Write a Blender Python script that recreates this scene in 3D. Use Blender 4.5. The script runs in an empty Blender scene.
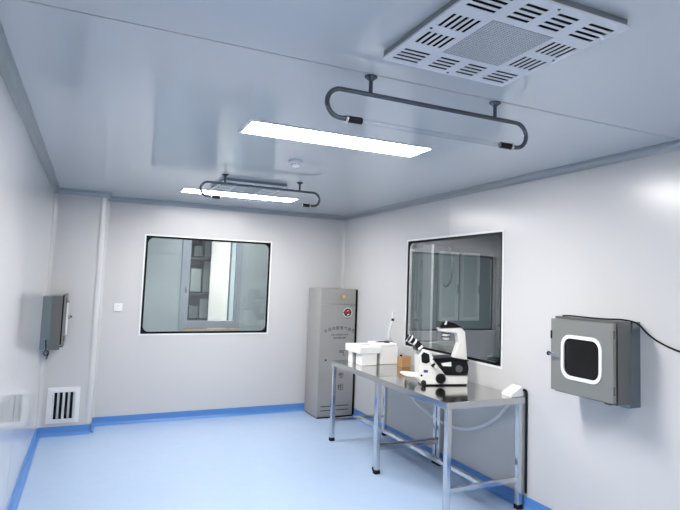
import bpy, bmesh, math, random
from mathutils import Vector, Matrix
random.seed(4)
scene = bpy.context.scene
COL = scene.collection
PI = math.pi
H = 2.549          # room height
XR = 3.443         # right wall
YF = -7.75         # wall behind the camera

# ------------------------------------------------------------------ materials
def srgb(r, g, b):
    f = lambda c: (c/255/12.92) if c/255 <= .04045 else ((c/255+.055)/1.055)**2.4
    return (f(r), f(g), f(b), 1)

def mat(name, col, rough=.5, metal=0, spec=.5, noise=0, nscale=20, bump=0, bscale=200, stretch=None, coat=0, emit=None, estr=0):
    m = bpy.data.materials.new(name); m.use_nodes = True
    nt = m.node_tree; N = nt.nodes; L = nt.links
    p = N['Principled BSDF']
    p.inputs['Base Color'].default_value = col
    p.inputs['Roughness'].default_value = rough
    p.inputs['Metallic'].default_value = metal
    p.inputs['Specular IOR Level'].default_value = spec
    p.inputs['Coat Weight'].default_value = coat
    p.inputs['Coat Roughness'].default_value = .03
    if emit:
        p.inputs['Emission Color'].default_value = emit
        p.inputs['Emission Strength'].default_value = estr
    if noise or bump:
        tc = N.new('ShaderNodeTexCoord'); mp = N.new('ShaderNodeMapping')
        L.new(tc.outputs['Object'], mp.inputs['Vector'])
        if stretch: mp.inputs['Scale'].default_value = stretch
    if noise:
        n = N.new('ShaderNodeTexNoise'); n.inputs['Scale'].default_value = nscale; n.inputs['Detail'].default_value = 4
        L.new(mp.outputs['Vector'], n.inputs['Vector'])
        mx = N.new('ShaderNodeMix'); mx.data_type = 'RGBA'
        a = [max(0, c*(1-noise)) for c in col[:3]]+[1]; b = [min(1, c*(1+noise)) for c in col[:3]]+[1]
        mx.inputs[6].default_value = a; mx.inputs[7].default_value = b
        L.new(n.outputs['Fac'], mx.inputs[0]); L.new(mx.outputs[2], p.inputs['Base Color'])
    if bump:
        n2 = N.new('ShaderNodeTexNoise'); n2.inputs['Scale'].default_value = bscale
        L.new(mp.outputs['Vector'], n2.inputs['Vector'])
        bp = N.new('ShaderNodeBump'); bp.inputs['Strength'].default_value = bump; bp.inputs['Distance'].default_value = .001
        L.new(n2.outputs['Fac'], bp.inputs['Height']); L.new(bp.outputs['Normal'], p.inputs['Normal'])
    return m

M = {}
M['wall_left'] = mat('brightened_glossy_panel', (.60, .60, .605, 1), rough=.32, spec=.2, coat=.8, noise=.012, nscale=1.5, bump=.015, bscale=5)  # same panels as the other walls, extra brightness put into the base colour
M['wall'] = mat('painted_steel_panel', (.525, .522, .525, 1), rough=.25, spec=.5, noise=.012, nscale=1.5, bump=.03, bscale=6)
M['ceil'] = mat('ceiling_steel_panel', (.50, .525, .555, 1), rough=.11, spec=.5, noise=.012, nscale=1.5, bump=.03, bscale=5)
M['cove'] = mat('anodised_aluminium', (.30, .33, .36, 1), rough=.3, metal=.4)
M['post'] = mat('pale_post_enamel', (.50, .505, .51, 1), rough=.22)
M['casing'] = mat('grey_casing', (.20, .23, .27, 1), rough=.4)
M['dark_gap'] = mat('dark_grey_matt', (.12, .13, .14, 1), rough=.7)
M['floor'] = mat('blue_vinyl', (.36, .47, .64, 1), rough=.26, spec=.4, noise=.03, nscale=9, bump=.05, bscale=60)
M['base'] = mat('shaded_blue_vinyl', (.085, .225, .53, 1), rough=.3, spec=.4, noise=.03, nscale=9)  # same vinyl as the floor, weaker light at the foot darkened into the colour
M['white_trim'] = mat('white_trim', (.70, .71, .72, 1), rough=.35)
M['gasket'] = mat('black_gasket', (.004, .004, .005, 1), rough=.35, spec=.12)
M['steel'] = mat('brushed_steel', (.56, .56, .55, 1), rough=.12, metal=1, noise=.05, nscale=60, stretch=(1, .03, 1))
M['chrome'] = mat('polished_steel_tube', (.62, .63, .65, 1), rough=.14, metal=1)
M['pipe'] = mat('dull_steel_pipe', (.10, .115, .135, 1), rough=.2, metal=.8)
M['mirror_steel'] = mat('reflection_tinted_steel', (.24, .29, .31, 1), rough=.18, metal=.9)  # bluish tint stands in for a reflection on the box side
M['box_steel'] = mat('grey_steel_sheet', (.155, .16, .155, 1), rough=.34, metal=.6, noise=.05, nscale=50, stretch=(1, 1, .05))
M['door_steel'] = mat('satin_steel_door', (.235, .24, .23, 1), rough=.42, metal=.5, noise=.03, nscale=40)
M['dark_steel'] = mat('dark_grey_steel', (.12, .12, .125, 1), rough=.4, metal=.5)
M['black'] = mat('black_plastic', (.005, .005, .006, 1), rough=.28, spec=.25)
M['rubber'] = mat('black_rubber', (.007, .007, .008, 1), rough=.7, spec=.2)
M['white_plastic'] = mat('white_plastic', (.74, .74, .73, 1), rough=.35)
M['foam'] = mat('white_foam', (.80, .80, .79, 1), rough=.8, bump=.2, bscale=120)
M['scope'] = mat('ivory_enamel', (.66, .65, .625, 1), rough=.3)
M['card'] = mat('brown_cardboard', srgb(172, 134, 92), rough=.85, noise=.08, nscale=60)
M['locker'] = mat('grey_enamel', (.30, .295, .285, 1), rough=.38, noise=.02, nscale=3)
M['brass'] = mat('polished_brass', (.80, .56, .25, 1), rough=.25, metal=1)
M['red'] = mat('red_ink', (.42, .01, .03, 1), rough=.5)
M['ink'] = mat('black_ink', (.02, .02, .025, 1), rough=.6)
M['blue_badge'] = mat('navy_badge', (.03, .04, .22, 1), rough=.4)
M['lamp'] = mat('led_panel', (1, 1, 1, 1), emit=(1, .975, .945, 1), estr=13.4)
M['filter'] = mat('perforated_plate', (.42, .44, .47, 1), rough=.5, metal=.4)
M['panel'] = mat('white_powder_coat', (.60, .615, .66, 1), rough=.4)
M['hose'] = mat('grey_hose', (.68, .71, .74, 1), rough=.35)
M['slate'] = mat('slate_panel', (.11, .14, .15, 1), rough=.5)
M['cream'] = mat('cream_panel', (.80, .755, .70, 1), rough=.6)
M['pane_grey'] = mat('grey_wall_paint', (.48, .54, .56, 1), rough=.45)
M['tan'] = mat('tan_sill', (.62, .47, .36, 1), rough=.6)
M['alu'] = mat('grey_aluminium_frame', (.42, .46, .52, 1), rough=.4, metal=.2)
M['boxgrey'] = mat('grey_carton', (.40, .42, .41, 1), rough=.8)
M['boxdark'] = mat('dark_grey_carton', (.17, .19, .19, 1), rough=.8)
M['shelf'] = mat('dark_shelf', (.10, .11, .11, 1), rough=.6)
M['greenwhite'] = mat('pale_green_enamel', (.50, .56, .545, 1), rough=.45)

def perforate(m, sc):
    nt = m.node_tree; N = nt.nodes; L = nt.links; p = N['Principled BSDF']
    tc = N.new('ShaderNodeTexCoord'); v = N.new('ShaderNodeTexVoronoi')
    v.inputs['Scale'].default_value = sc; v.inputs['Randomness'].default_value = .15
    L.new(tc.outputs['Object'], v.inputs['Vector'])
    r = N.new('ShaderNodeValToRGB')
    r.color_ramp.elements[0].position = .30; r.color_ramp.elements[0].color = (.20, .21, .225, 1)
    r.color_ramp.elements[1].position = .36; r.color_ramp.elements[1].color = (.45, .47, .50, 1)
    L.new(v.outputs['Distance'], r.inputs['Fac']); L.new(r.outputs['Color'], p.inputs['Base Color'])
perforate(M['filter'], 85)

def glass_mat(name, tint, boost, rough=.0):
    m = bpy.data.materials.new(name); m.use_nodes = True
    nt = m.node_tree; N = nt.nodes; L = nt.links
    N.remove(N['Principled BSDF'])
    out = N['Material Output']
    tr = N.new('ShaderNodeBsdfTransparent'); tr.inputs[0].default_value = tint
    gl = N.new('ShaderNodeBsdfGlossy'); gl.inputs['Roughness'].default_value = rough
    fr = N.new('ShaderNodeFresnel'); fr.inputs['IOR'].default_value = 1.5
    ge = N.new('ShaderNodeNewGeometry')
    inv = N.new('ShaderNodeMath'); inv.operation = 'SUBTRACT'; inv.inputs[0].default_value = 1
    L.new(ge.outputs['Backfacing'], inv.inputs[1])
    mu = N.new('ShaderNodeMath'); mu.operation = 'MULTIPLY'
    L.new(fr.outputs[0], mu.inputs[0]); L.new(inv.outputs[0], mu.inputs[1])
    m2 = N.new('ShaderNodeMath'); m2.operation = 'MULTIPLY'; m2.inputs[1].default_value = boost; m2.use_clamp = True
    L.new(mu.outputs[0], m2.inputs[0])
    mx = N.new('ShaderNodeMixShader')
    L.new(m2.outputs[0], mx.inputs[0]); L.new(tr.outputs[0], mx.inputs[1]); L.new(gl.outputs[0], mx.inputs[2])
    L.new(mx.outputs[0], out.inputs['Surface'])
    return m
M['glass'] = glass_mat('window_glass', (.965, .98, .98, 1), 1.9)
M['glass_mirror'] = glass_mat('coated_window_glass', (.93, .95, .955, 1), 2.7)
M['dark_glass'] = glass_mat('dark_tinted_glass', (.18, .20, .22, 1), 1.0)
M['tube_glass'] = glass_mat('quartz_tube', (.90, .92, .93, 1), 1.6, .08)
def two_sided(m):
    nt = m.node_tree; N = nt.nodes; L = nt.links
    lw = N.new('ShaderNodeLayerWeight'); lw.inputs['Blend'].default_value = .5
    pw = N.new('ShaderNodeMath'); pw.operation = 'POWER'; pw.inputs[1].default_value = 3.0
    L.new(lw.outputs['Facing'], pw.inputs[0])
    ma = N.new('ShaderNodeMath'); ma.operation = 'MULTIPLY_ADD'; ma.inputs[1].default_value = .8; ma.inputs[2].default_value = .15
    L.new(pw.outputs[0], ma.inputs[0])
    mx = [n for n in N if n.type == 'MIX_SHADER'][0]
    L.new(ma.outputs[0], mx.inputs[0])
two_sided(M['tube_glass'])

# ------------------------------------------------------------------ mesh builder
class B:
    def __init__(self): self.bm = bmesh.new()
    def box(self, x0, x1, y0, y1, z0, z1, bev=0, seg=2):
        t = bmesh.new()
        bmesh.ops.create_cube(t, size=1)
        for v in t.verts:
            v.co = Vector((x0+(v.co.x+.5)*(x1-x0), y0+(v.co.y+.5)*(y1-y0), z0+(v.co.z+.5)*(z1-z0)))
        if bev: bmesh.ops.bevel(t, geom=t.edges[:], offset=bev, segments=seg, profile=.5, affect='EDGES')
        self._merge(t); return self
    def _merge(self, t, mtx=None):
        if mtx is not None: t.transform(mtx)
        bmesh.ops.recalc_face_normals(t, faces=t.faces[:])
        me = bpy.data.meshes.new('tmp'); t.to_mesh(me); t.free()
        self.bm.from_mesh(me); bpy.data.meshes.remove(me)
    def prism(self, pts, fn, d0, d1, bev=0, seg=2):
        t = bmesh.new()
        a = [t.verts.new(fn(u, v, d0)) for u, v in pts]; b = [t.verts.new(fn(u, v, d1)) for u, v in pts]
        n = len(pts)
        t.faces.new(a); t.faces.new(b[::-1])
        for i in range(n): t.faces.new((a[i], b[i], b[(i+1) % n], a[(i+1) % n]))
        bmesh.ops.recalc_face_normals(t, faces=t.faces[:])
        if bev: bmesh.ops.bevel(t, geom=t.edges[:], offset=bev, segments=seg, profile=.5, affect='EDGES', clamp_overlap=True)
        self._merge(t); return self
    def ring(self, outer, inner, fn, d0, d1):
        t = bmesh.new(); n = len(outer)
        oa = [t.verts.new(fn(u, v, d0)) for u, v in outer]; ob = [t.verts.new(fn(u, v, d1)) for u, v in outer]
        ia = [t.verts.new(fn(u, v, d0)) for u, v in inner]; ib = [t.verts.new(fn(u, v, d1)) for u, v in inner]
        for i in range(n):
            j = (i+1) % n
            for q in ((oa[i], oa[j], ob[j], ob[i]), (ia[i], ib[i], ib[j], ia[j]), (oa[i], ia[i], ia[j], oa[j]), (ob[i], ob[j], ib[j], ib[i])):
                t.faces.new(q)
        self._merge(t); return self
    def lathe(self, prof, base, axis='z', n=24):
        t = bmesh.new(); rings = []
        for r, h in prof:
            if r < 1e-6: rings.append([t.verts.new((0, 0, h))])
            else: rings.append([t.verts.new((r*math.cos(2*PI*k/n), r*math.sin(2*PI*k/n), h)) for k in range(n)])
        for a, b in zip(rings, rings[1:]):
            for k in range(n):
                l = (k+1) % n
                if len(a) == 1 and len(b) == 1: continue
                if len(a) == 1: t.faces.new((a[0], b[k], b[l]))
                elif len(b) == 1: t.faces.new((a[k], b[0], a[l]))
                else: t.faces.new((a[k], b[k], b[l], a[l]))
        if isinstance(axis, str): ax = {'x': Vector((1, 0, 0)), 'y': Vector((0, 1, 0)), 'z': Vector((0, 0, 1)), '-y': Vector((0, -1, 0)), '-x': Vector((-1, 0, 0)), '-z': Vector((0, 0, -1))}[axis]
        else: ax = Vector(axis).normalized()
        rot = Vector((0, 0, 1)).rotation_difference(ax).to_matrix().to_4x4()
        self._merge(t, Matrix.Translation(Vector(base)) @ rot); return self
    def cyl(self, p0, p1, r, n=16, bev=0):
        p0, p1 = Vector(p0), Vector(p1); h = (p1-p0).length
        if bev: pr = [(0, 0), (r-bev, 0), (r, bev), (r, h-bev), (r-bev, h), (0, h)]
        else: pr = [(0, 0), (r, 0), (r, h), (0, h)]
        return self.lathe(pr, p0, (p1-p0), n)
    def tube(self, path, r, n=10):
        t = bmesh.new(); P = [Vector(p) for p in path]; rings = []
        tg = [(P[min(i+1, len(P)-1)]-P[max(i-1, 0)]).normalized() for i in range(len(P))]
        ref = Vector((0, 0, 1)) if abs(tg[0].z) < .9 else Vector((1, 0, 0))
        nr = tg[0].cross(ref).normalized()
        for i, p in enumerate(P):
            if i:
                nr = (nr - tg[i]*nr.dot(tg[i])).normalized()
            bn = tg[i].cross(nr)
            rr = r[i] if isinstance(r, (list, tuple)) else r
            rings.append([t.verts.new(p+rr*(nr*math.cos(2*PI*k/n)+bn*math.sin(2*PI*k/n))) for k in range(n)])
        for a, b in zip(rings, rings[1:]):
            for k in range(n): t.faces.new((a[k], b[k], b[(k+1) % n], a[(k+1) % n]))
        t.faces.new(rings[0][::-1]); t.faces.new(rings[-1])
        self._merge(t); return self
    def build(self, name, m, parent=None, loc=None, smooth=True, angle=35):
        root = parent
        while root is not None and root.parent is not None: root = root.parent
        o = Vector(loc) if loc is not None else (root.location.copy() if root is not None else Vector((0, 0, 0)))
        bm = self.bm
        bmesh.ops.translate(bm, verts=bm.verts[:], vec=-o)
        me = bpy.data.meshes.new(name)
        if smooth:
            ca = math.radians(angle)
            for f in bm.faces: f.smooth = True
            for e in bm.edges:
                if len(e.link_faces) == 2 and e.calc_face_angle(0) > ca: e.smooth = False
        bm.to_mesh(me); bm.free()
        me.materials.append(M[m] if isinstance(m, str) else m)
        ob = bpy.data.objects.new(name, me); COL.objects.link(ob)
        if smooth:
            wn = ob.modifiers.new('weighted_normals', 'WEIGHTED_NORMAL'); wn.keep_sharp = True; wn.weight = 90
        if parent is not None: ob.parent = parent
        else: ob.location = o
        return ob

def rrect(u0, u1, v0, v1, r, n=8):
    pts = []
    for cx, cy, a in ((u1-r, v1-r, 0), (u0+r, v1-r, 90), (u0+r, v0+r, 180), (u1-r, v0+r, 270)):
        for k in range(n+1):
            t = math.radians(a+90*k/n); pts.append((cx+r*math.cos(t), cy+r*math.sin(t)))
    return pts

def thing(name, loc, label, cat, group=None):
    o = bpy.data.objects.new(name, None); COL.objects.link(o); o.location = loc; o.empty_display_size = .1
    o['label'] = label; o['category'] = cat
    if group: o['group'] = group
    return o
def tag(o, label, cat, group=None):
    o['label'] = label; o['category'] = cat
    if group: o['group'] = group
    return o
def struct(o):
    o['kind'] = 'structure'; return o
def structure_empty(name, loc):
    o = bpy.data.objects.new(name, None); COL.objects.link(o); o.location = loc; o.empty_display_size = .1
    o['kind'] = 'structure'; return o
def copy_tree(o, parent=None):
    c = o.copy(); COL.objects.link(c)
    if parent is not None: c.parent = parent
    for ch in list(o.children): copy_tree(ch, c)
    return c
def dup(root, loc, label, group=None):
    c = copy_tree(root); c.location = loc; c['label'] = label
    if group: c['group'] = group
    return c

# ------------------------------------------------------------------ room shell
G = .003  # joint between sandwich panels
# floor
b = B(); b.box(-.06, XR+.06, YF-.06, .06, -.08, 0)
struct(b.build('floor', 'floor', smooth=False))

# ceiling, panels of steel with open joints and a backing sheet
b = B()
joints = [YF-.06, -7.435, -6.235, -5.0355, -3.835, -2.635, -1.435, -.235, .06]
major = -5.0355
cuts = [YF-.06, major, .06]
for a, c in zip(cuts, cuts[1:]):
    b.box(-.06, XR+.06, a+.0035, c-.0035, H, H+.05)
b.box(-.06, XR+.06, YF-.06, .06, H+.052, H+.08)
struct(b.build('ceiling', 'ceil', smooth=False))

# back wall with window opening
BX0, BX1, BZ0, BZ1 = .9276, 2.4355, .985, 2.147
b = B()
b.box(-.06, BX0, 0, .05, 0, H); b.box(BX1, XR+.06, 0, .05, 0, H)
b.box(BX0, BX1, 0, .05, 0, BZ0); b.box(BX0, BX1, 0, .05, BZ1, H)
struct(b.build('wall_back', 'wall', smooth=False))
# right wall with window opening
RY0, RY1, RZ0, RZ1 = -3.396, -1.7586, .998, 2.137
b = B()
b.box(XR, XR+.05, RY1, -.0005, 0, H)
b.box(XR, XR+.05, RY0, RY1, 0, RZ0)
b.box(XR, XR+.05, RY0, -2.58-G/2, RZ1, H); b.box(XR, XR+.05, -2.58+G/2, RY1, RZ1, H)
b.box(XR, XR+.05, -5.6, RY0, 0, H); b.box(XR, XR+.05, YF+.0005, -5.6-G, 0, H)
struct(b.build('wall_right', 'wall', smooth=False))
# left wall
b = B(); b.box(-.05, 0, YF+.0005, -2.6-G, 0, H); b.box(-.05, 0, -2.6, -.0005, 0, H)
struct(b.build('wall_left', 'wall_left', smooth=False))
# wall behind the camera
b = B(); b.box(-.06, XR+.06, YF-.05, YF, 0, H)
struct(b.build('wall_front', 'wall', smooth=False))

# boxed return air duct in the corner, rounded outer corner
CX, CY, CR = .50, -.308, .052
pts = [(.0005, -.0005), (.0005, CY), (CX-CR, CY)]
for k in range(1, 9):
    t = math.radians(-90+90*k/8); pts.append((CX-CR+CR*math.cos(t), CY+CR+CR*math.sin(t)))
pts.append((CX, -.0005))
b = B(); b.prism(pts, lambda u, v, d: (u, v, d), .001, H-.001)
struct(b.build('wall_duct', 'wall'))
# aluminium corner post with two lips around the rounded corner
b = B()
pp = []
for k in range(9):
    t = math.radians(-90+90*k/8); pp.append((CX-CR+(CR+.006)*math.cos(t), CY+CR+(CR+.006)*math.sin(t)))
pin = []
for k in range(9):
    t = math.radians(-90+90*k/8); pin.append((CX-CR+(CR-.004)*math.cos(t), CY+CR+(CR-.004)*math.sin(t)))
b.prism(pp+pin[::-1], lambda u, v, d: (u, v, d), .10, H-.045)
struct(b.build('trim_1', 'post'))

# concave aluminium coves
def cove_pts(r):
    pts = [(0, 0), (r+.004, 0), (r+.004, .004)]
    for k in range(0, 9):
        t = math.radians(270-90*k/8)
        pts.append((r+.001+(r-.003)*math.cos(t), r+.001+(r-.003)*math.sin(t)))
    pts += [(.004, r+.004), (0, r+.004)]
    return pts
CV = cove_pts(.047)
b = B(); b.prism(CV, lambda u, v, d: (u, d, H-v), YF, CY+.01); struct(b.build('trim_2', 'cove'))           # left wall / ceiling
b = B(); b.prism(CV, lambda u, v, d: (XR-u, d, H-v), YF, 0); struct(b.build('trim_3', 'cove'))              # right wall / ceiling
b = B(); b.prism(CV, lambda u, v, d: (d, -u, H-v), CX, XR); struct(b.build('trim_4', 'cove'))               # back wall / ceiling
b = B(); b.prism(CV, lambda u, v, d: (d, CY-u, H-v), 0, CX+.03)
b.prism(CV, lambda u, v, d: (CX+u, d, H-v), CY-.03, 0); struct(b.build('trim_5', 'cove'))                   # duct / ceiling
CW = cove_pts(.042)
b = B(); b.prism(CW, lambda u, v, d: (XR-u, -v, d), .093, H-.05); struct(b.build('trim_6', 'post'))         # back right corner
b = B(); b.prism(CW, lambda u, v, d: (u, CY-v, d), .093, H-.05); struct(b.build('trim_7', 'post'))          # left wall / duct
b = B(); b.prism(CW, lambda u, v, d: (CX+u, -v, d), .093, H-.05); struct(b.build('trim_8', 'post'))         # duct / back wall

# blue vinyl upstands with a rounded foot
def base_pts(h=.093, r=.035):
    pts = [(0, 0), (r+.006, 0)]
    for k in range(9):
        t = math.radians(270-90*k/8); pts.append((r+.006+r*math.cos(t), r+.001+r*math.sin(t)))
    pts += [(.006, h), (0, h)]
    return pts
BP = base_pts()
b = B(); b.prism(BP, lambda u, v, d: (u, d, v), YF, CY); struct(b.build('baseboard_left', 'base'))
b = B(); b.prism(BP, lambda u, v, d: (XR-u, d, v), YF, 0); struct(b.build('baseboard_right', 'base'))
b = B(); b.prism(BP, lambda u, v, d: (d, -u, v), CX, XR); struct(b.build('baseboard_back', 'base'))
b = B(); b.prism(BP, lambda u, v, d: (d, CY-u, v), 0, CX-.01); b.prism(BP, lambda u, v, d: (CX+u-.002, d, v), CY+.01, 0)
struct(b.build('baseboard_duct', 'base'))
b = B(); b.prism(BP, lambda u, v, d: (d, YF+u, v), 0, XR); struct(b.build('baseboard_front', 'base'))

# ------------------------------------------------------------------ flush windows
def flush_window(name, fn, u0, u1, v0, v1, loc, glass='glass'):
    w = structure_empty(name, loc)
    e = .004; t = .013; g = .024
    o1 = rrect(u0-e, u1+e, v0-e, v1+e, .003); i1 = rrect(u0+t, u1-t, v0+t, v1-t, .003)
    B().ring(o1, i1, fn, -.005, .012).build('window_trim', 'white_trim', w)
    o2 = rrect(u0+t, u1-t, v0+t, v1-t, .003); i2 = rrect(u0+t+g, u1-t-g, v0+t+g, v1-t-g, .065)
    B().ring(o2, i2, fn, .002, .008).build('gasket', 'gasket', w)
    # spacer bar between the panes
    B().ring(rrect(u0, u1, v0, v1, .003), rrect(u0+t+g-.006, u1-t-g+.006, v0+t+g-.006, v1-t-g+.006, .06), fn, .014, .042).build('spacer', 'white_trim', w)
    B().prism(rrect(u0+t, u1-t, v0+t, v1-t, .01), fn, .0085, .0125).build('window_pane', glass, w)
    B().prism(rrect(u0+t, u1-t, v0+t, v1-t, .01), fn, .0435, .0475).build('window_pane', glass, w)
    return w
flush_window('window_1', lambda u, v, d: (u, d, v), BX0, BX1, BZ0, BZ1, (1.68, 0, BZ0))
flush_window('window_2', lambda u, v, d: (XR+d, u, v), RY0, RY1, RZ0, RZ1, (XR, -2.58, RZ0), 'glass_mirror')

# ------------------------------------------------------------------ ceiling light panels
def ceiling_light(x, y, z, label):
    t = thing('ceiling_light', (x, y, z), label, 'ceiling light', 'recessed ceiling light panels')
    o = rrect(x-.604, x+.604, y-.157, y+.157, .004); i = rrect(x-.585, x+.585, y-.138, y+.138, .004)
    fn = lambda u, v, d: (u, v, z-d)
    B().ring(o, i, fn, -.002, .006).build('frame', 'white_trim', t)
    B().prism(i, fn, -.001, .003).build('diffuser', 'lamp', t)
    return t
cl = ceiling_light(1.7355, -3.903, H, 'long lit ceiling panel in the middle of the ceiling, nearer to the camera')
far_panel = dup(cl, (1.76, -1.11, H), 'lit ceiling panel partly behind the far lamp hanger, close to the back window')

# ------------------------------------------------------------------ self-purifier / air supply panels on the ceiling
def air_panel(cx, cy, label):
    t = thing('air_purifier_panel', (cx, cy, H), label, 'air vent', 'ceiling air panels')
    hx, hy = .290, .330; z0 = H-.031
    X = lambda u: cx+u; Y = lambda v: cy+v
    b = B()                        # casing skirt: four walls and a top
    b.ring([(X(-hx+.006), Y(-hy+.006)), (X(hx-.006), Y(-hy+.006)), (X(hx-.006), Y(hy-.006)), (X(-hx+.006), Y(hy-.006))],
           [(X(-hx+.010), Y(-hy+.010)), (X(hx-.010), Y(-hy+.010)), (X(hx-.010), Y(hy-.010)), (X(-hx+.010), Y(hy-.010))], lambda u, v, d: (u, v, d), z0+.004, H-.0005)
    b.build('casing', 'casing', t, smooth=False)
    # face plate with real slots
    ix, iy = .128, .150
    xs = [-hx, -hx+(hx-ix), 0, ix, hx]; ys = [-hy, -iy, 0, iy, hy]
    bm = bmesh.new(); cache = {}
    def V(u, v, z):
        k = (round(u, 5), round(v, 5), round(z, 5))
        if k not in cache: cache[k] = bm.verts.new((cx+u, cy+v, z))
        return cache[k]
    def quad(u0, u1, v0, v1):
        if u1-u0 < 1e-5 or v1-v0 < 1e-5: return
        bm.faces.new((V(u0, v0, z0), V(u0, v1, z0), V(u1, v1, z0), V(u1, v0, z0)))
    def slots(u0, u1, v0, v1, nslot, along):
        # cell margins
        su, sv = (u1-u0), (v1-v0); mw = .042
        if along == 'x':
            a0, a1 = u0+su*.17, u1-su*.17; c0, c1 = v0+sv*.21, v1-sv*.21
            quad(u0, a0, v0, v1); quad(a1, u1, v0, v1); quad(a0, a1, v0, c0); quad(a0, a1, c1, v1)
            step = (c1-c0)/(nslot-1+.52); w = step*.52
            for k in range(nslot):
                s0 = c0+k*step; s1 = s0+w
                hole(a0, a1, s0, s1)
                if k < nslot-1: quad(a0, a1, s1, c0+(k+1)*step)
        else:
            a0, a1 = v0+sv*.17, v1-sv*.17; c0, c1 = u0+su*.17, u1-su*.17
            quad(u0, u1, v0, a0); quad(u0, u1, a1, v1); quad(u0, c0, a0, a1); quad(c1, u1, a0, a1)
            step = (c1-c0)/(nslot-1+.52); w = step*.52
            for k in range(nslot):
                s0 = c0+k*step; s1 = s0+w
                hole(s0, s1, a0, a1)
                if k < nslot-1: quad(s1, c0+(k+1)*step, a0, a1)
    def hole(u0, u1, v0, v1):
        zt = z0+.0015
        for (p, q) in (((u0, v0), (u1, v0)), ((u1, v0), (u1, v1)), ((u1, v1), (u0, v1)), ((u0, v1), (u0, v0))):
            bm.faces.new((V(*p, z0), V(*q, z0), V(*q, zt), V(*p, zt)))
    for i in range(4):
        for j in (0, 3): slots(xs[i], xs[i+1], ys[j], ys[j+1], 4, 'x')
    for j in (1, 2):
        slots(xs[0], xs[1], ys[j], ys[j+1], 5, 'y'); slots(xs[3], xs[4], ys[j], ys[j+1], 5, 'y')
    # rim
    for (p, q) in (((-hx, -hy), (hx, -hy)), ((hx, -hy), (hx, hy)), ((hx, hy), (-hx, hy)), ((-hx, hy), (-hx, -hy))):
        bm.faces.new((V(*p, z0), V(*p, z0+.007), V(*q, z0+.007), V(*q, z0)))
    B_ = B(); me = bpy.data.meshes.new('t'); bm.to_mesh(me); bm.free(); B_.bm.from_mesh(me); bpy.data.meshes.remove(me)
    B_.build('slotted_plate', 'panel', t, smooth=False)
    b = B(); b.box(X(-hx+.012), X(hx-.012), Y(-hy+.012), Y(hy-.012), z0+.020, z0+.024); b.build('filter_backing', 'gasket', t, smooth=False)
    b = B(); b.box(X(-ix), X(ix), Y(-iy), Y(iy), z0-.0015, z0+.003); b.build('perforated_grille', 'filter', t, smooth=False)
    for u, v in ((0, hy-.02), (0, -hy+.02), (hx-.02, 0), (-hx+.02, 0)):
        B().lathe([(0, -.003), (.004, -.003), (.0055, 0), (.0055, .002), (0, .002)], (X(u), Y(v), z0), 'z', 10).build('screw', 'dark_steel', t)
    return t
ap = air_panel(1.630, -5.600, 'large square white slotted air panel with perforated centre, nearest on the ceiling')
dup(ap, (1.672, -1.775, H), 'small-looking slotted air panel on the far ceiling behind the far lamp hanger')

# ------------------------------------------------------------------ UV lamp hangers
def uv_lamp(x0, y, label):
    # x0: left end of the bent pipe; all heights from the ceiling
    t = thing('ultraviolet_lamp', (x0+.527, y, H), label, 'ceiling lamp', 'pipe lamp hangers')
    zt, zb = 2.468, 2.345; r = (zt-zb)/2; zc = (zt+zb)/2; xl, xr = x0+r, x0+1.055-r
    path = []
    path.append((xl+.04, y, zb))
    for k in range(13):
        a = math.radians(270-180*k/12); path.append((xl+r*math.cos(a), y, zc+r*math.sin(a)))
    for k in range(1, 8): path.append((xl+(xr-xl)*k/8, y, zt))
    for k in range(13):
        a = math.radians(90-180*k/12); path.append((xr+r*math.cos(a), y, zc+r*math.sin(a)))
    path.append((xr-.04, y, zb))
    B().tube(path, .0105, 14).build('bent_pipe', 'pipe', t)
    for xm in (x0+.197, x0+.862):
        rod = B().cyl((xm, y, zt), (xm, y, H), .009, 14).build('hanger_rod', 'pipe', t)
        B().lathe([(0, 0), (.028, 0), (.028, -.006), (.014, -.016), (.010, -.02), (0, -.02)], (xm, y, H-.0005), 'z', 24).build('ceiling_rose', 'pipe', rod)
    for s, xa, xb in ((1, xl+.03, xl+.10), (-1, xr-.03, xr-.10)):
        so = B().cyl((xa, y, zb), (xb, y, zb), .0155, 18, .003).build('lamp_socket', 'black', t)
        B().cyl((xa-s*.008, y, zb), (xa+s*.004, y, zb), .0175, 18, .002).build('ferrule', 'chrome', so)
    B().cyl((xl+.096, y, zb), (xr-.096, y, zb), .0115, 24).build('glass_tube', 'tube_glass', t)
    return t
u = uv_lamp(1.222, -5.012, 'bent pipe hanger with thin glass tube lamp, larger one nearest the camera')
dup(u, (1.166+.527, -2.262, H), 'bent pipe hanger with tube lamp, farther one in front of the back window')

# smoke detector
t = thing('smoke_detector', (1.695, -3.15, H), 'small round white smoke detector on the ceiling between the two light panels', 'smoke detector')
B().lathe([(0, 0), (.05, 0), (.05, -.012), (.044, -.022), (.036, -.024), (0, -.024)], (1.695, -3.15, H-.0005), 'z', 28).build('base', 'panel', t)
B().lathe([(0, -.02), (.031, -.022), (.033, -.036), (.028, -.046), (.012, -.05), (0, -.05)], (1.695, -3.15, H), 'z', 28).build('sensor_cup', 'panel', t)
b = B()
for k in range(10):
    a = 2*PI*k/10
    b.cyl((1.695+.029*math.cos(a), -3.15+.029*math.sin(a), H-.03), (1.695+.0345*math.cos(a), -3.15+.0345*math.sin(a), H-.03), .004, 8)
b.build('sensor_slots', 'dark_gap', t)

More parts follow.
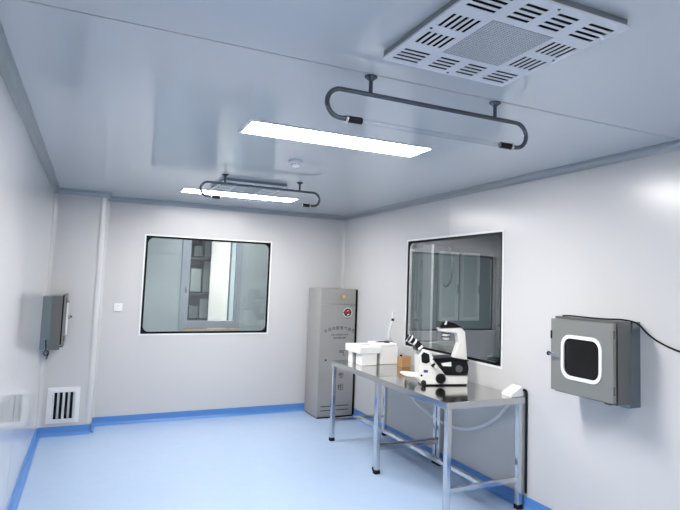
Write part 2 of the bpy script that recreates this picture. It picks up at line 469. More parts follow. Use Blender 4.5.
# ------------------------------------------------------------------ return air grille low on the duct
def return_grille():
    x0, x1, z0, z1 = .078, .376, .126, .487; y = CY
    t = thing('return_air_grille', ((x0+x1)/2, y, z0), 'white framed air grille with vertical louvres, low on the corner duct', 'air grille')
    fn = lambda u, v, d: (u, y-d, v)
    B().ring(rrect(x0, x1, z0, z1, .006), rrect(.104, .352, .15, .462, .003), fn, 0, .010).build('outer_frame', 'white_trim', t)
    B().ring(rrect(.104, .352, .15, .462, .003), rrect(.118, .336, .166, .438, .003), fn, 0, .016).build('inner_frame', 'white_trim', t)
    b = B(); b.box(.118, .336, y-.0015, y-.0005, .166, .438); b.build('duct_opening', 'gasket', t, smooth=False)
    n = 5
    for k in range(n):
        xm = .130+k*(.324-.130)/(n-1)
        b = B(); w = .012
        b.prism([(xm-w, y-.002), (xm-w+.004, y-.002), (xm+w, y-.013), (xm+w-.004, y-.013)], lambda u, v, d: (u, v, d), .168, .436)
        b.build('louvre', 'chrome' if k % 2 else 'white_trim', t, smooth=False)
    return t
return_grille()

# wall switch
t = thing('light_switch', (.692, 0, 1.257), 'small white square light switch left of the back window', 'light switch')
b = B(); b.prism(rrect(.648, .736, 1.259, 1.345, .006), lambda u, v, d: (u, -d, v), .0005, .010, bev=.002); b.build('plate', 'white_plastic', t)
b = B(); b.prism(rrect(.668, .716, 1.277, 1.327, .003), lambda u, v, d: (u, -d, v), .008, .013, bev=.001); r_ = b.build('rocker', 'white_plastic', t)
b = B(); b.box(.684, .702, -.0138, -.0128, 1.313, 1.318); b.build('indicator', 'dark_gap', r_, smooth=False)

# ------------------------------------------------------------------ pass boxes
def pass_box(loc, face, w, depth, zb0, zb1, zd0, zd1, label, case, door, cord_bracket=False):
    """face = +1: door looks to +X, -1: to -X. y runs across the box, hinge on the -y side for -1."""
    X0, Y0, _ = loc
    t = thing('pass_box', loc, label, 'pass box', 'stainless pass boxes on the side walls')
    fx = lambda u, v, d: (X0+face*d, Y0+u, v)     # u across, v up, d out of the wall
    hw = w/2; dd = depth-.038
    B().prism(rrect(-hw+.008, hw-.008, zb0+.002, zb1-.004, .004), fx, .0005, dd*.48).build('rear_sleeve', 'mirror_steel', t)
    B().prism(rrect(-hw, hw, zb0+(.026 if face < 0 else 0), zb1, .006), fx, dd*.46, dd, bev=.002).build('case', case, t)
    B().prism(rrect(-hw+.012, hw-.012, zd0+.012, zd1-.016, .004), fx, dd-.001, dd+.014).build('door_seal', 'rubber', t)
    ru0, ru1, rv0, rv1 = -.177*w/.52, .160*w/.52, zd0+.091, zd1-.096
    if face > 0: ru0, ru1 = -ru1, -ru0
    d = B().ring(rrect(-hw+.002, hw-.002, zd0, zd1, .005, 8), rrect(ru0+.02, ru1-.02, rv0+.02, rv1-.02, .055, 8), fx, dd+.013, depth).build('door', door, t)
    B().ring(rrect(ru0, ru1, rv0, rv1, .075), rrect(ru0+.022, ru1-.022, rv0+.022, rv1-.022, .055), fx, depth-.002, depth+.008).build('window_ring', 'white_plastic', d)
    B().prism(rrect(ru0+.02, ru1-.02, rv0+.02, rv1-.02, .05), fx, depth-.012, depth-.006).build('window_pane', 'dark_glass', d)
    # dark inside
    B().prism(rrect(ru0+.01, ru1-.01, rv0+.01, rv1-.01, .05), fx, dd-.0005, dd+.0145).build('dark_interior', 'gasket', t)
    hs = hw-.035 if face < 0 else hw-.03
    zc = (zd0+zd1)/2-.004
    h = B().cyl(fx(hs, zc+.004, depth-.001), fx(hs, zc+.004, depth+.022), .013, 16, .003).build('handle', 'chrome', d)
    B().tube([fx(hs+.020, zc+.007, depth+.03), fx(hs+.012, zc+.005, depth+.027), fx(hs-.03, zc+.002, depth+.025), fx(hs-.055, zc-.002, depth+.022), fx(hs-.075, zc-.003, depth+.018)], [.010, .008, .0085, .008, .006], 10).build('lever', 'chrome', h)
    B().lathe([(0, 0), (.013, 0), (.015, .012), (.008, .020), (0, .020)], fx(hs+.016, zc+.007, depth+.03), 'y', 12).build('lever_knob', 'black', h)
    for zz in (zd0+.05, zd1-.09):
        B().cyl(fx(-hw-.002, zz, depth-.004), fx(-hw-.002, zz+.05, depth-.004), .007, 10).build('hinge', 'dark_steel', d)
    B().prism([(hw-.012, zd1-.135), (hw-.002, zd1-.135), (hw-.002, zd1-.08), (hw-.012, zd1-.08)], fx, depth-.002, depth+.006).build('latch_plate', 'black', d)
    B().prism([(-hw+.03, zd0-.014), (-hw+.075, zd0-.014), (-hw+.075, zd0-.002), (-hw+.03, zd0-.002)], fx, dd-.01, depth-.008).build('door_stop', 'dark_steel', t)
    return t
pass_box((XR, -4.472, .955), -1, .522, .243, .952, 1.478, .992, 1.462, 'grey steel pass box with white ringed window, on the right wall near the table', 'box_steel', 'door_steel')
lbox = pass_box((0, -.56, .925), 1, .44, .205, .926, 1.443, .960, 1.464, 'grey steel pass box on the left wall, seen side-on beside the corner duct', 'box_steel', 'door_steel')

# hanging cord on the left pass box
b = B()
yl = -.783
pth = [(.050, yl, 1.02), (.053, yl-.003, .99), (.056, yl-.003, .955), (.058, yl-.002, .925)]
for k in range(13):
    a = math.radians(90+360*k/12); pth.append((.066+.019*math.cos(a)-.006*(1-k/12), yl+.004*k/12, .897+.026*math.sin(a)))
pth += [(.074, yl+.004, .868), (.070, yl+.004, .85), (.060, yl+.002, .838)]
b.tube(pth, .0045, 8)
b.build('cord', 'rubber', lbox)['label'] = 'short black cord looped below the box'

# cable lying over the right pass box and running on along the wall
b = B()
def spline(P, n=8):
    P = [Vector(p) for p in P]; out = []
    for i in range(len(P)-1):
        p0 = P[max(i-1, 0)]; p1 = P[i]; p2 = P[i+1]; p3 = P[min(i+2, len(P)-1)]
        for k in range(n):
            s = k/n
            out.append(.5*((2*p1)+(-p0+p2)*s+(2*p0-5*p1+4*p2-p3)*s*s+(-p0+3*p1-3*p2+p3)*s**3))
    out.append(P[-1]); return out
b.tube(spline([(3.22, -4.30, 1.484), (3.23, -4.34, 1.487), (3.25, -4.44, 1.485), (3.25, -4.53, 1.484), (3.27, -4.62, 1.484), (3.32, -4.70, 1.485), (3.39, -4.745, 1.465), (3.43, -4.79, 1.405), (3.435, -4.86, 1.365), (3.436, -4.97, 1.330), (3.436, -5.12, 1.305), (3.436, -5.4, 1.27), (3.436, -5.75, 1.25)]), .0055, 10)
tag(b.build('power_cable', 'rubber', loc=(3.22, -4.30, 1.48)), 'black cable across the top of the right pass box, sagging along the wall', 'cable')

# ------------------------------------------------------------------ grey gas cabinet with lettering
def text_mesh(s, size, extrude=.0006):
    cu = bpy.data.curves.new('lettering', 'FONT'); cu.body = s; cu.size = size; cu.align_x = 'CENTER'; cu.align_y = 'CENTER'; cu.extrude = extrude
    ob = bpy.data.objects.new('lettering', cu); COL.objects.link(ob)
    bpy.context.view_layer.update()
    me = bpy.data.meshes.new_from_object(ob.evaluated_get(bpy.context.evaluated_depsgraph_get()))
    bpy.data.objects.remove(ob); bpy.data.curves.remove(cu)
    return me
def put_text(b, s, size, x, y, z, rot=0, sx=1):
    me = text_mesh(s, size)
    t = bmesh.new(); t.from_mesh(me); bpy.data.meshes.remove(me)
    mtx = Matrix.Translation((x, y, z)) @ Matrix.Rotation(PI/2, 4, 'X') @ Matrix.Rotation(rot, 4, 'Z') @ Matrix.Diagonal((sx, 1, 1, 1))
    b._merge(t, mtx)
LX0, LX1, LY0, LY1, LZ = 2.945, 3.436, -.51, -.052, 1.574
t = thing('gas_cabinet', ((LX0+LX1)/2, (LY0+LY1)/2, 0), 'tall grey metal gas cylinder cabinet with lettering, in the back right corner', 'cabinet')
b = B(); b.box(LX0, LX1, LY0+.02, LY1, .012, LZ, .004); b.build('body', 'locker', t)
b = B(); b.box(LX0+.006, LX1-.004, LY0+.006, LY1-.01, .0005, .014); b.build('plinth', 'black', t, smooth=False)
b = B(); b.box(LX0+.001, LX1-.026, LY0, LY0+.022, 1.385, LZ-.001, .002); fp = b.build('top_panel', 'locker', t)
b = B(); b.box(LX0+.001, LX1-.026, LY0, LY0+.022, .022, 1.381, .002); dr = b.build('door', 'locker', t)
b = B(); b.box(LX1-.024, LX1-.001, LY0+.001, LY0+.022, .02, LZ-.004); b.build('black_edge', 'gasket', t, smooth=False)  # plain black strip down the right front edge
# brass knob
B().lathe([(0, 0), (.018, 0), (.018, .014), (.013, .024), (.026, .036), (.031, .050), (.024, .064), (0, .068)], (3.215, LY0, 1.480), '-y', 20).build('knob', 'brass', fp)
# keyhole and vents
B().lathe([(0, 0), (.012, 0), (.012, .004), (0, .005)], (3.034, LY0, .70), '-y', 14).build('lock', 'black', dr)
for zz in (.142, .092):
    for xa, xb in ((2.99, 3.13), (3.19, 3.36)):
        b = B(); b.box(xa, xb, LY0-.001, LY0+.001, zz-.005, zz+.005); b.build('vent_slot', 'ink', dr, smooth=False)
# arc of eight characters
cxa, cza, Ra = 3.205, .595, .495
b = B()
for k, ch in enumerate('全自动报警气瓶柜'):
    a = math.radians(22-44*k/7)
    put_text(b, ch, .046, cxa+Ra*math.sin(-a), LY0-.0008, cza+Ra*math.cos(a), a)
b.build('arc_lettering', 'ink', dr, smooth=False)
b = B(); put_text(b, 'FULLY AUTOMATIC ALARM', .030, 3.212, LY0-.0008, 1.008, 0, .62); put_text(b, 'GAS CYLINDER CABINET', .030, 3.212, LY0-.0008, .968, 0, .52)
b.build('small_lettering', 'ink', dr, smooth=False)
for k, ch in enumerate('气瓶专柜'):
    b = B(); put_text(b, ch, .085, 3.245, LY0-.0008, .778-.139*k)
    b.build('big_character', 'ink', dr, smooth=False)
# round emblem: white rim, dark disc, red swoosh, white slash
ex, ez = 3.306, 1.283
fe = lambda u, v, d: (ex+u, LY0-d, ez+v)
circ = lambda r, n=28: [(r*math.cos(2*PI*k/n), r*math.sin(2*PI*k/n)) for k in range(n)]
em = B().prism(circ(.060), fe, .0003, .0012).build('emblem', 'white_plastic', dr)
B().prism(circ(.052), fe, .0011, .0016).build('emblem_disc', 'ink', dr)
b = B(); b.prism([(-.034, -.012), (-.038, .008), (-.024, .028), (.004, .037), (.026, .026), (.036, .006), (.018, .004), (.006, .014), (-.008, .008), (-.016, -.006)], fe, .0015, .002)
b.prism([(-.02, -.014), (.004, .004), (.03, -.004), (.024, -.018), (.0, -.012)], fe, .0015, .002)
b.build('emblem_swoosh', 'red', dr, smooth=False)
b = B(); b.prism([(-.012, -.034), (-.004, -.022), (.028, -.014), (.02, -.028), (.004, -.036)], fe, .0015, .002); b.build('emblem_slash', 'white_plastic', dr, smooth=False); b = B(); b.prism([(-.012, .02), (.006, .028), (.014, .022), (-.004, .014)], fe, .002, .0024)
b.build('emblem_slash', 'white_plastic', dr, smooth=False)
b = B(); b.prism([(-.074, .006), (-.042, .014), (-.04, -.004), (-.06, -.004)], fe, .0003, .0012); b.build('emblem_tail', 'ink', dr, smooth=False)
b = B(); b.prism([(-.036, -.072), (.030, -.070), (.030, -.065), (-.036, -.067)], fe, .0003, .0010); b.build('emblem_underline', 'ink', dr, smooth=False)

# ------------------------------------------------------------------ stainless tables
TX1, ZT = 3.421, .83
def table(TX0, y0, y1, label):
    t = thing('steel_table', ((TX0+TX1)/2, (y0+y1)/2, 0), label, 'table', 'stainless steel work tables')
    b = B(); b.box(TX0, TX1, y0, y1, ZT-.050, ZT, .003); b.build('tabletop', 'steel', t)
    s = .044
    xs = (TX0+.012, TX1-.012-s); ys = (y0+.008, y1-.008-s)
    for x in xs:
        for y in ys:
            b = B(); b.box(x, x+s, y, y+s, .030, ZT-.048, .008, 3); lg = b.build('leg', 'chrome', t)
            b = B(); b.box(x-.003, x+s+.003, y-.003, y+s+.003, .0005, .034, .004); b.build('foot', 'rubber', lg)
    zs = .215
    for y in ys:
        b = B(); b.box(xs[0]+s-.004, xs[1]+.004, y+.006, y+s-.006, zs-.018, zs+.018, .006, 3); b.build('side_rail', 'chrome', t)
    xm = (xs[0]+xs[1]+s)/2
    b = B(); b.box(xm-.018, xm+.018, ys[0]+s-.012, ys[1]+.012, zs-.018, zs+.018, .006, 3); b.build('long_rail', 'chrome', t)
    return t
table(2.706, -3.705, -2.536, 'stainless steel table nearest the camera, carrying the microscope')
table(2.730, -2.530, -1.425, 'stainless steel table farther back, carrying the white foam boxes')

# ------------------------------------------------------------------ inverted microscope
def microscope():
    AX, AY = 2.890, -3.052
    t = thing('microscope', (AX, AY, ZT), 'white and black inverted microscope standing on the nearer steel table', 'microscope')
    D = .150                                             # body depth
    fn = lambda u, v, d: (AX+u, AY+d, ZT+v)
    P = lambda u, v, d: (AX+u, AY+d, ZT+v)
    bd = B().prism([(.004, .010), (-.022, .050), (-.032, .248), (.004, .297), (.071, .272), (.120, .182), (.203, .086), (.399, .081), (.399, .010)], fn, 0, D, bev=.008, seg=3).build('body', 'scope', t)
    B().box(AX+.006, AX+.394, AY+.006, AY+D-.006, ZT+.001, ZT+.012, .003).build('base_plate', 'black', t)
    B().prism([(-.012, .250), (.008, .276), (.056, .258), (.064, .195), (.034, .180), (-.006, .190)], fn, -.004, .004, bev=.002).build('side_panel', 'black', bd)
    B().lathe([(0, 0), (.042, 0), (.042, .020), (.037, .026), (.016, .028), (0, .028)], P(.158, .060, 0), '-y', 28).build('focus_knob', 'black', t)
    B().lathe([(0, 0), (.009, 0), (.009, .008), (0, .009)], P(-.006, .085, 0), '-y', 14).build('screw_cap', 'black', t)
    B().prism(rrect(.012, .050, .107, .129, .003), fn, -.0015, .002).build('badge', 'blue_badge', bd)
    B().prism([(-.172, .101), (-.147, .109), (-.010, .098), (-.006, .060), (-.118, .071), (-.155, .084)], fn, .03, .085, bev=.006, seg=3).build('front_lever', 'scope', t)
    B().lathe([(0, 0), (.022, 0), (.022, .012), (.014, .018), (0, .018)], P(.012, .026, 0), '-y', 20).build('power_knob', 'black', t)
    st = B().prism([(.098, .212), (.247, .224), (.392, .202), (.405, .143), (.398, .084), (.200, .087)], fn, -.012, D+.012, bev=.008, seg=3).build('stage_block', 'black', t)
    B().prism([(.085, .213), (.090, .226), (.247, .236), (.400, .212), (.400, .200), (.247, .222)], fn, -.022, D+.022, bev=.003).build('stage_plate', 'black', t)
    B().prism([(.157, .186), (.245, .196), (.248, .160), (.172, .163)], fn, -.016, -.010).build('stage_patch', 'white_plastic', st)  # plain white patch on the stage side
    B().cyl(P(.112, .150, -.022), P(.072, .205, -.022), .012, 12, .002).build('stage_control', 'white_plastic', t)
    B().cyl(P(.074, .160, -.026), P(.096, .186, -.026), .013, 12, .002).build('stage_control_knob', 'black', t)
    B().lathe([(0, 0), (.030, 0), (.030, .010), (0, .012)], P(.315, .140, -.012), '-y', 20).build('stage_knob', 'dark_steel', t)
    B().prism([(.268, .205), (.292, .280), (.316, .348), (.303, .432), (.152, .446), (.138, .474), (.335, .481), (.374, .442), (.398, .190), (.330, .180)], fn, .005, .095, bev=.008, seg=3).build('illumination_pillar', 'scope', t)
    B().prism([(.142, .474), (.149, .496), (.166, .526), (.217, .532), (.287, .514), (.342, .482)], fn, -.003, .103, bev=.007, seg=3).build('lamp_housing', 'black', t)
    B().prism([(.180, .504), (.196, .536), (.208, .536), (.198, .502)], fn, -.008, .002).build('lamp_housing_stripe', 'hose', t)
    cd = B().lathe([(0, 0), (.035, 0), (.038, -.015), (.034, -.025), (.034, -.048), (.030, -.058), (.026, -.076), (0, -.076)], P(.214, .452, .045), 'z', 26).build('condenser', 'scope', t)
    for z in (.437, .406):
        B().lathe([(.024, 0), (.0395, 0), (.0395, -.011), (.024, -.011)], P(.214, z, .045), 'z', 26).build('condenser_ring', 'black', cd)
    hd = B().prism([(-.045, .278), (.000, .312), (.020, .300), (.016, .325), (-.022, .358), (-.066, .338)], fn, .015, D-.015, bev=.006, seg=3).build('binocular_head', 'black', t)
    B().prism([(-.040, .300), (-.028, .290), (.010, .318), (-.004, .332)], fn, .008, .016).build('binocular_band', 'white_plastic', hd)
    for dd_ in (.035, D-.035):
        d = Vector((-.080, 0, .052)).normalized()
        p = Vector(P(-.030, .334, dd_))
        e = B().lathe([(0, 0), (.027, 0), (.027, .026), (.022, .030), (.022, .044), (.026, .048), (.026, .066), (0, .068)], p, d, 22).build('eyepiece', 'black', t)
        q = p+d*.062
        B().lathe([(.0, 0), (.027, 0), (.031, .014), (.031, .030), (.022, .031), (.020, .024), (0, .024)], q, d, 22).build('eyecup', 'black', e)
        B().lathe([(.0225, .030), (.0275, .030), (.0275, .046), (.0225, .046)], p, d, 22).build('eyepiece_ring', 'white_plastic', e)
        B().lathe([(.022, .076), (.0315, .076), (.0335, .083), (.0315, .090), (.022, .090)], p, d, 22).build('eyecup_ring', 'white_plastic', e)
    for xx in (.085, .115):
        B().cyl(P(xx, .165, .075), P(xx, .215, .075), .011, 14, .003).build('objective', 'chrome', t)
    t.rotation_euler = (0, 0, math.radians(-14.6))
    return t
microscope()

# ------------------------------------------------------------------ white foam boxes, probe, pens, carton
t = thing('foam_box', (2.965, -1.735, ZT), 'white foam box with overhanging lid, front one on the farther table', 'box', 'white foam boxes on the table')
b = B(); b.box(2.872, 3.045, -1.900, -1.76, ZT+.001, .955, .006); b.build('base', 'foam', t)
b = B(); b.box(2.868, 2.90, -1.67, -1.60, ZT+.001, .955, .005); b.box(2.868, 3.045, -1.61, -1.57, ZT+.001, .955, .005); b.build('rear_support', 'foam', t)
b = B(); b.box(2.842, 3.085, -1.925, -1.545, .950, 1.022, .010, 3); ld = b.build('lid', 'foam', t)
b = B(); b.prism(rrect(2.92, 3.03, -1.80, -1.70, .03), lambda u, v, d: (u, v, d), 1.0215, 1.0235); b.build('finger_recess', 'boxgrey', ld)
t = thing('foam_box', (3.20, -1.69, ZT), 'white foam box pushed back beside the wall, behind the lidded one', 'box', 'white foam boxes on the table')
b = B(); b.box(3.095, 3.305, -1.86, -1.54, ZT+.001, 1.012, .008, 3); b.build('base', 'foam', t)
b = B(); b.box(3.100, 3.300, -1.855, -1.545, 1.013, 1.040, .008, 3); b.build('lid', 'foam', t)

# curved wand standing in a small holder behind the boxes
t = thing('wand_probe', (3.33, -1.68, ZT), 'curved grey wand with black collar and white tip, upright behind the foam boxes', 'wand')
B().lathe([(0, .001), (.026, .001), (.026, .012), (.012, .02), (.012, .10), (0, .10)], (3.345, -1.68, ZT), 'z', 20).build('stand', 'white_plastic', t)
wp = spline([(3.343, -1.68, .93), (3.300, -1.70, 1.00), (3.262, -1.72, 1.06), (3.276, -1.72, 1.15), (3.290, -1.72, 1.21), (3.308, -1.72, 1.268)], 5)
wp = spline([(3.345, -1.68, .90), (3.338, -1.68, 1.02), (3.272, -1.72, 1.075), (3.270, -1.72, 1.12), (3.281, -1.72, 1.19), (3.305, -1.72, 1.268)], 5)
B().tube(wp, .0125, 12).build('shaft', 'hose', t)
B().cyl((3.304, -1.72, 1.264), (3.312, -1.72, 1.290), .016, 14, .003).build('collar', 'black', t)
B().lathe([(0, 0), (.012, 0), (.015, .03), (.014, .06), (.006, .072), (0, .073)], (3.312, -1.72, 1.288), (.02, 0, 1), 16).build('tip', 'white_plastic', t)

b = B(); b.tube([(3.11, -1.72, 1.046), (3.16, -1.705, 1.0465), (3.29, -1.665, 1.046)], [.003, .006, .006], 8)
tag(b.build('black_pen', 'black', loc=(3.2, -1.69, 1.04)), 'black pen lying along the lid of the rear foam box', 'pen', 'dark tools on the rear foam box')
b = B(); b.tube([(3.17, -1.80, 1.0455), (3.22, -1.775, 1.0465), (3.27, -1.735, 1.0465)], [.003, .006, .006], 8); b.box(3.205, 3.240, -1.80, -1.765, 1.0405, 1.054, .003)
tag(b.build('clip', 'black', loc=(3.22, -1.77, 1.04)), 'short black clip near the front edge of the rear foam box', 'clip', 'dark tools on the rear foam box')

t = thing('cardboard_carton', (3.283, -2.03, ZT), 'small brown cardboard carton between the foam boxes and the microscope', 'carton')
b = B(); b.box(3.232, 3.336, -2.085, -1.985, ZT+.001, .930, .002); b.build('carton_body', 'card', t)
b = B(); b.box(3.232, 3.2835, -2.085, -1.985, .9302, .932); b.box(3.2850, 3.336, -2.085, -1.985, .9302, .932); b.build('flaps', 'card', t, smooth=False)
b = B(); b.lathe([(0, 0), (.014, 0), (.014, .012), (.010, .018), (0, .019)], (3.250, -2.03, .9325), 'z', 16)
tag(b.build('bottle_cap', 'black', loc=(3.25, -2.03, .9325)), 'small black cap lying on top of the cardboard carton', 'cap')

# slanted white device at the near end of the table
t = thing('desk_device', (3.365, -3.63, ZT), 'small slanted white device at the near wall end of the table', 'device')
prof = [(3.300, ZT+.001), (3.418, ZT+.001), (3.418, ZT+.072), (3.405, ZT+.078), (3.300, ZT+.022)]
B().prism(prof, lambda u, v, d: (u, d, v), -3.690, -3.570, bev=.004).build('casing', 'white_plastic', t)
B().prism([(3.312, ZT+.0285), (3.398, ZT+.0752), (3.3975, ZT+.0772), (3.311, ZT+.0305)], lambda u, v, d: (u, d, v), -3.680, -3.582).build('face_plate', 'foam', t)

# hose sagging under the tables along the wall
b = B()
hp = spline([(3.385, -1.86, .775), (3.385, -1.94, .62), (3.385, -2.09, .50), (3.385, -2.40, .42), (3.385, -2.68, .392), (3.383, -2.935, .414), (3.38, -3.194, .491), (3.375, -3.417, .613), (3.372, -3.560, .742), (3.372, -3.580, .776)], 6)
b.tube(hp, .0125, 10)
tag(b.build('grey_hose', 'hose', loc=(3.385, -2.6, .392)), 'thin grey hose sagging under the steel tables along the wall', 'hose')

# black cord down the wall behind the near table leg
b = B()
b.tube(spline([(3.412, -3.685, .880), (3.428, -3.698, .876), (3.4325, -3.704, .84), (3.4325, -3.706, .70), (3.4325, -3.705, .45), (3.4325, -3.706, .22), (3.432, -3.705, .12)], 6), .0095, 10)
tag(b.build('device_cord', 'rubber', loc=(3.437, -3.69, .1)), 'black cord dropping from the white device beside the near table leg', 'cord')

# ------------------------------------------------------------------ space behind the back window
KX0, KX1, KY1, KY2 = -.6, 4.6, 1.2, 3.0
b = B(); b.box(KX0, KX1, .05, KY2, -.08, 0); struct(b.build('floor_corridor', 'floor', smooth=False))
b = B(); b.box(KX0, KX1, .05, KY2, H, H+.05); struct(b.build('ceiling_corridor', 'wall', smooth=False))
b = B(); b.box(KX0-.05, KX0, .05, KY2, 0, H); b.box(KX1, KX1+.05, .05, KY2, 0, H); b.box(KX0, KX1, KY2, KY2+.05, 0, H)
struct(b.build('wall_corridor', 'pane_grey', smooth=False))
WX0, WX1, WZ0 = 1.510, 2.345, .905
b = B(); b.box(KX0, WX0, KY1, KY1+.05, 0, H); b.box(WX1, KX1, KY1, KY1+.05, 0, H); b.box(WX0, WX1, KY1, KY1+.05, 0, WZ0-.03); b.box(WX0, WX1, KY1, KY1+.05, 2.42, H)
struct(b.build('wall_partition', 'pane_grey', smooth=False))
b = B(); b.box(.6, WX0-.01, KY1-.012, KY1-.001, 1.98, 2.10); b.box(.6, WX0-.01, KY1-.018, KY1-.001, 2.08, 2.10)
struct(b.build('trim_9', 'pane_grey', smooth=False))
w = structure_empty('window_3', ((WX0+WX1)/2, KY1, WZ0))
b = B(); b.box(WX0, WX0+.075, KY1-.022, KY1+.06, WZ0, 2.42, .004); b.box(WX1-.055, WX1, KY1-.02, KY1+.06, WZ0, 2.42, .004)
b.box(WX0+.075, WX1-.055, KY1-.02, KY1+.06, WZ0+.055, WZ0+.155, .004); b.box(WX0+.075, WX1-.055, KY1-.02, KY1+.06, 2.34, 2.42, .004)
b.build('window_frame', 'alu', w)
b = B(); b.box(WX0+.075, WX0+.115, KY1-.005, KY1+.045, WZ0+.155, 2.34, .004); b.box(WX1-.085, WX1-.055, KY1-.005, KY1+.045, WZ0+.155, 2.34, .004)
b.build('sash', 'alu', w)
b = B(); b.box(WX0+.115, WX1-.085, KY1+.018, KY1+.022, WZ0+.155, 2.34); b.build('window_pane', 'glass', w, smooth=False)
b = B(); b.box(WX0+.075, WX1+.01, KY1-.05, KY1-.021, WZ0-.03, WZ0+.05, .004); b.build('window_sill', 'tan', w)
b = B(); b.box(WX0+.06, WX0+.08, KY1-.05, KY1-.02, 1.45, 1.53, .004); b.build('window_handle', 'chrome', w)

# bright cream door leaf seen through that window
t = thing('cream_door', (2.225, 2.2, 0), 'tall plain cream door leaf glowing behind the back window', 'door')
b = B(); b.box(2.078, 2.372, 2.18, 2.22, .02, 2.44, .003); b.build('leaf', 'cream', t)
b = B(); b.box(2.372, 2.402, 2.18, 2.22, .02, 2.44, .003); b.build('edge_strip', 'dark_steel', t)
b = B(); b.box(2.382, 2.399, 2.165, 2.18, 2.02, 2.07, .003); b.build('hinge', 'black', t)
# shelves with cartons beside it
t = thing('storage_shelf', (1.86, 2.45, 0), 'dark storage shelf behind the back window, left of the cream door', 'shelf')
for zz in (.62, 1.00, 1.42, 1.98, 2.36):
    b = B(); b.box(1.50, 2.18, 2.25, 2.65, zz-.025, zz, .002); b.build('board', 'shelf', t)
for xx in (1.50, 2.15):
    b = B(); b.box(xx, xx+.03, 2.25, 2.28, 0, 2.40); b.box(xx, xx+.03, 2.62, 2.65, 0, 2.40); b.build('post', 'shelf', t, smooth=False)
b = B(); b.box(1.50, 2.18, 2.65, 2.66, 0, 2.40); b.build('back_panel', 'boxdark', t, smooth=False)
boxes = [(1.83, 1.97, 2.005, 2.16, 'boxdark', 'dark grey carton on the upper shelf behind the back window'),
         (1.99, 2.14, 2.005, 2.30, 'boxgrey', 'pale grey carton on the upper shelf beside the cream door'),
         (1.80, 1.96, 1.445, 1.80, 'boxgrey', 'rounded grey carton on the middle shelf behind the back window'),
         (1.99, 2.14, 1.445, 1.93, 'boxgrey', 'tall pale carton on the middle shelf beside the cream door'),
         (1.80, 1.94, 1.025, 1.22, 'boxdark', 'dark carton on the lower shelf behind the back window'),
         (1.96, 2.14, 1.025, 1.32, 'boxgrey', 'pale carton on the lower shelf beside the cream door')]
for xa, xb, za, zb_, mm, lb in boxes:
    b = B(); b.box(xa, xb, 2.28, 2.56, za-.004, zb_, .006)
    tag(b.build('carton', mm, loc=((xa+xb)/2, 2.42, za-.004)), lb, 'carton', 'cartons on the shelf behind the window')

# ------------------------------------------------------------------ dim room behind the right window
AX1, AY0, AY1 = 6.2, -5.0, .9
b = B(); b.box(XR+.05, AX1, AY0, 0, -.08, 0); struct(b.build('floor_side_room', 'floor', smooth=False))
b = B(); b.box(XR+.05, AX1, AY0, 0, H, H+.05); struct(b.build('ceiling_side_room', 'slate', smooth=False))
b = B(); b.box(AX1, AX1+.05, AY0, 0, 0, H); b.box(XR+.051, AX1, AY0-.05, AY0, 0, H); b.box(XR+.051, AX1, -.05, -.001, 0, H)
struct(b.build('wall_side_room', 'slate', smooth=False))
# tall pale cabinet with stacked doors on its front and a white end post
t = thing('storage_cabinet', (4.41, -.36, 0), 'tall pale green cabinet seen through the left part of the right window', 'cabinet')
b = B(); b.box(4.372, 4.46, -.61, -.06, .05, 2.12, .004); b.build('body', 'greenwhite', t)
for za, zb_ in ((.08, .66), (.67, 1.205), (1.215, 1.80), (1.81, 2.10)):
    b = B(); b.box(4.352, 4.372, -.598, -.07, za, zb_, .003); d = b.build('door', 'greenwhite', t)
    b = B(); b.cyl((4.342, -.56, (za+zb_)/2-.04), (4.342, -.56, (za+zb_)/2+.04), .006, 8); b.build('handle', 'dark_steel', d)
t = thing('white_post', (4.37, -.72, 0), 'white square post with side bracket inside the right window', 'post')
b = B(); b.box(4.335, 4.371, -.815, -.60, 0, 2.19, .006); b.build('upright', 'white_trim', t)
b = B(); b.box(4.345, 4.37, -.64, -.25, 2.125, 2.15, .004); b.build('bracket', 'white_trim', t)
# pale panels built in place of light strips mirrored in the right window
t = thing('reflection_panels', (5.28, -.06, 0), 'pale framed panels standing in for reflected strips in the right window', 'door')
for xa, xb in ((4.93, 5.27), (5.31, 5.65)):
    d = B().ring(rrect(xa, xb, 1.15, 2.16, .003), rrect(xa+.05, xb-.05, 1.20, 2.12, .003), lambda u, v, dd: (u, -.052-dd, v), 0, .03).build('strip_frame', 'white_trim', t)
    b = B(); b.box(xa+.045, xb-.045, -.066, -.053, 1.195, 2.125); b.build('strip_panel', 'greenwhite', d, smooth=False)
    b = B(); b.box(xa, xb, -.075, -.053, .02, 1.148, .003); b.build('lower_panel', 'slate', d)
    b = B(); b.cyl((xb-.025, -.10, 1.55), (xb-.025, -.10, 1.68), .008, 8); b.build('handle', 'dark_steel', d)
# hose arc on a hook
b = B()
b.tube([(4.42, -1.04+.14*math.cos(a), 1.90+.25*math.sin(a)) for a in [math.radians(75+215*k/20) for k in range(21)]], .012, 10)
b.cyl((4.42, -1.00, 2.145), (4.42, -.815, 2.145), .009, 10)
tag(b.build('hanging_hose', 'shelf', loc=(4.42, -1.04, 1.9)), 'dark curved hose hanging on a hook behind the right window', 'hose')

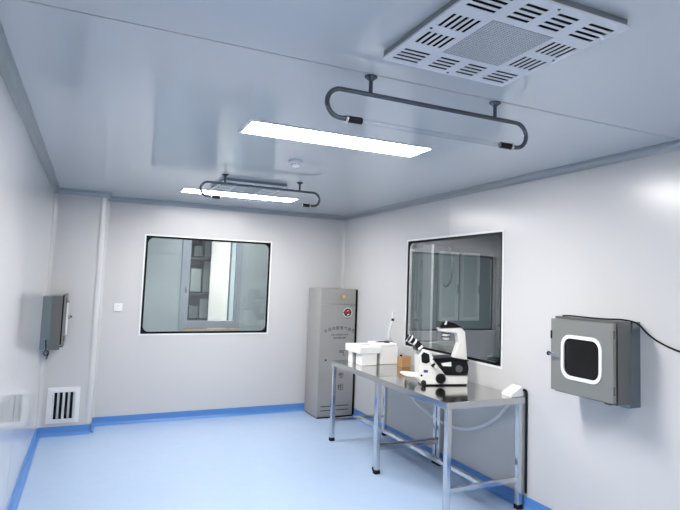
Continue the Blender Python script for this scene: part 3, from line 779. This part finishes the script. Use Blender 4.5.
# ------------------------------------------------------------------ unseen panels added to light the neighbouring spaces and near end
def dim(t, strength):
    m = M['lamp'].copy(); m.node_tree.nodes['Principled BSDF'].inputs['Emission Strength'].default_value = strength
    for ch in t.children:
        if ch.name.startswith('diffuser'):
            ch.data = ch.data.copy(); ch.data.materials[0] = m
def added_light(x, y, label, strength):
    dim(dup(cl, (x, y, H), label), strength)
dim(far_panel, 9.5)
added_light(1.9, -6.6, 'unseen ceiling panel added over the camera to brighten the near walls', 8.5)
added_light(3.3, 1.62, 'unseen ceiling panel added to brighten the cream door behind the back window', 14)
added_light(1.95, .62, 'unseen ceiling panel added to light the space just behind the back window', 2.6)
added_light(4.12, -1.9, 'unseen ceiling panel added to light the room behind the right window', 7)

# ------------------------------------------------------------------ world, camera, colour management
wd = bpy.data.worlds.new('World'); scene.world = wd; wd.use_nodes = True
wd.node_tree.nodes['Background'].inputs[0].default_value = (.9, .95, 1, 1)
wd.node_tree.nodes['Background'].inputs[1].default_value = .3

yaw, pitch, roll, f, cx, cy = .4663, .0852, .0311, 573.268, 382.6435, 234.5567
fwd = Vector((math.sin(yaw)*math.cos(pitch), math.cos(yaw)*math.cos(pitch), math.sin(pitch)))
rt = Vector((math.cos(yaw), -math.sin(yaw), 0)); up = rt.cross(fwd)
c, s = math.cos(roll), math.sin(roll)
r2 = c*rt+s*up; u2 = -s*rt+c*up
cam = bpy.data.cameras.new('camera'); co = bpy.data.objects.new('camera', cam); COL.objects.link(co)
m3 = Matrix((r2, u2, -fwd)).transposed()
co.matrix_world = Matrix.Translation((.4008, -7.1926, 1.6605)) @ m3.to_4x4()
cam.sensor_fit = 'HORIZONTAL'; cam.sensor_width = 36; cam.lens = f/680*36
cam.shift_x = (340-cx)/680; cam.shift_y = (cy-255)/680
cam.clip_start = .02
scene.camera = co
vs = scene.view_settings
scene.display_settings.display_device = 'sRGB'
vs.view_transform = 'Standard'; vs.look = 'None'; vs.gamma = 1; vs.use_curve_mapping = False
vs.exposure = 2.62
scene.cycles.max_bounces = 12; scene.cycles.diffuse_bounces = 5; scene.cycles.glossy_bounces = 6; scene.cycles.transparent_max_bounces = 16
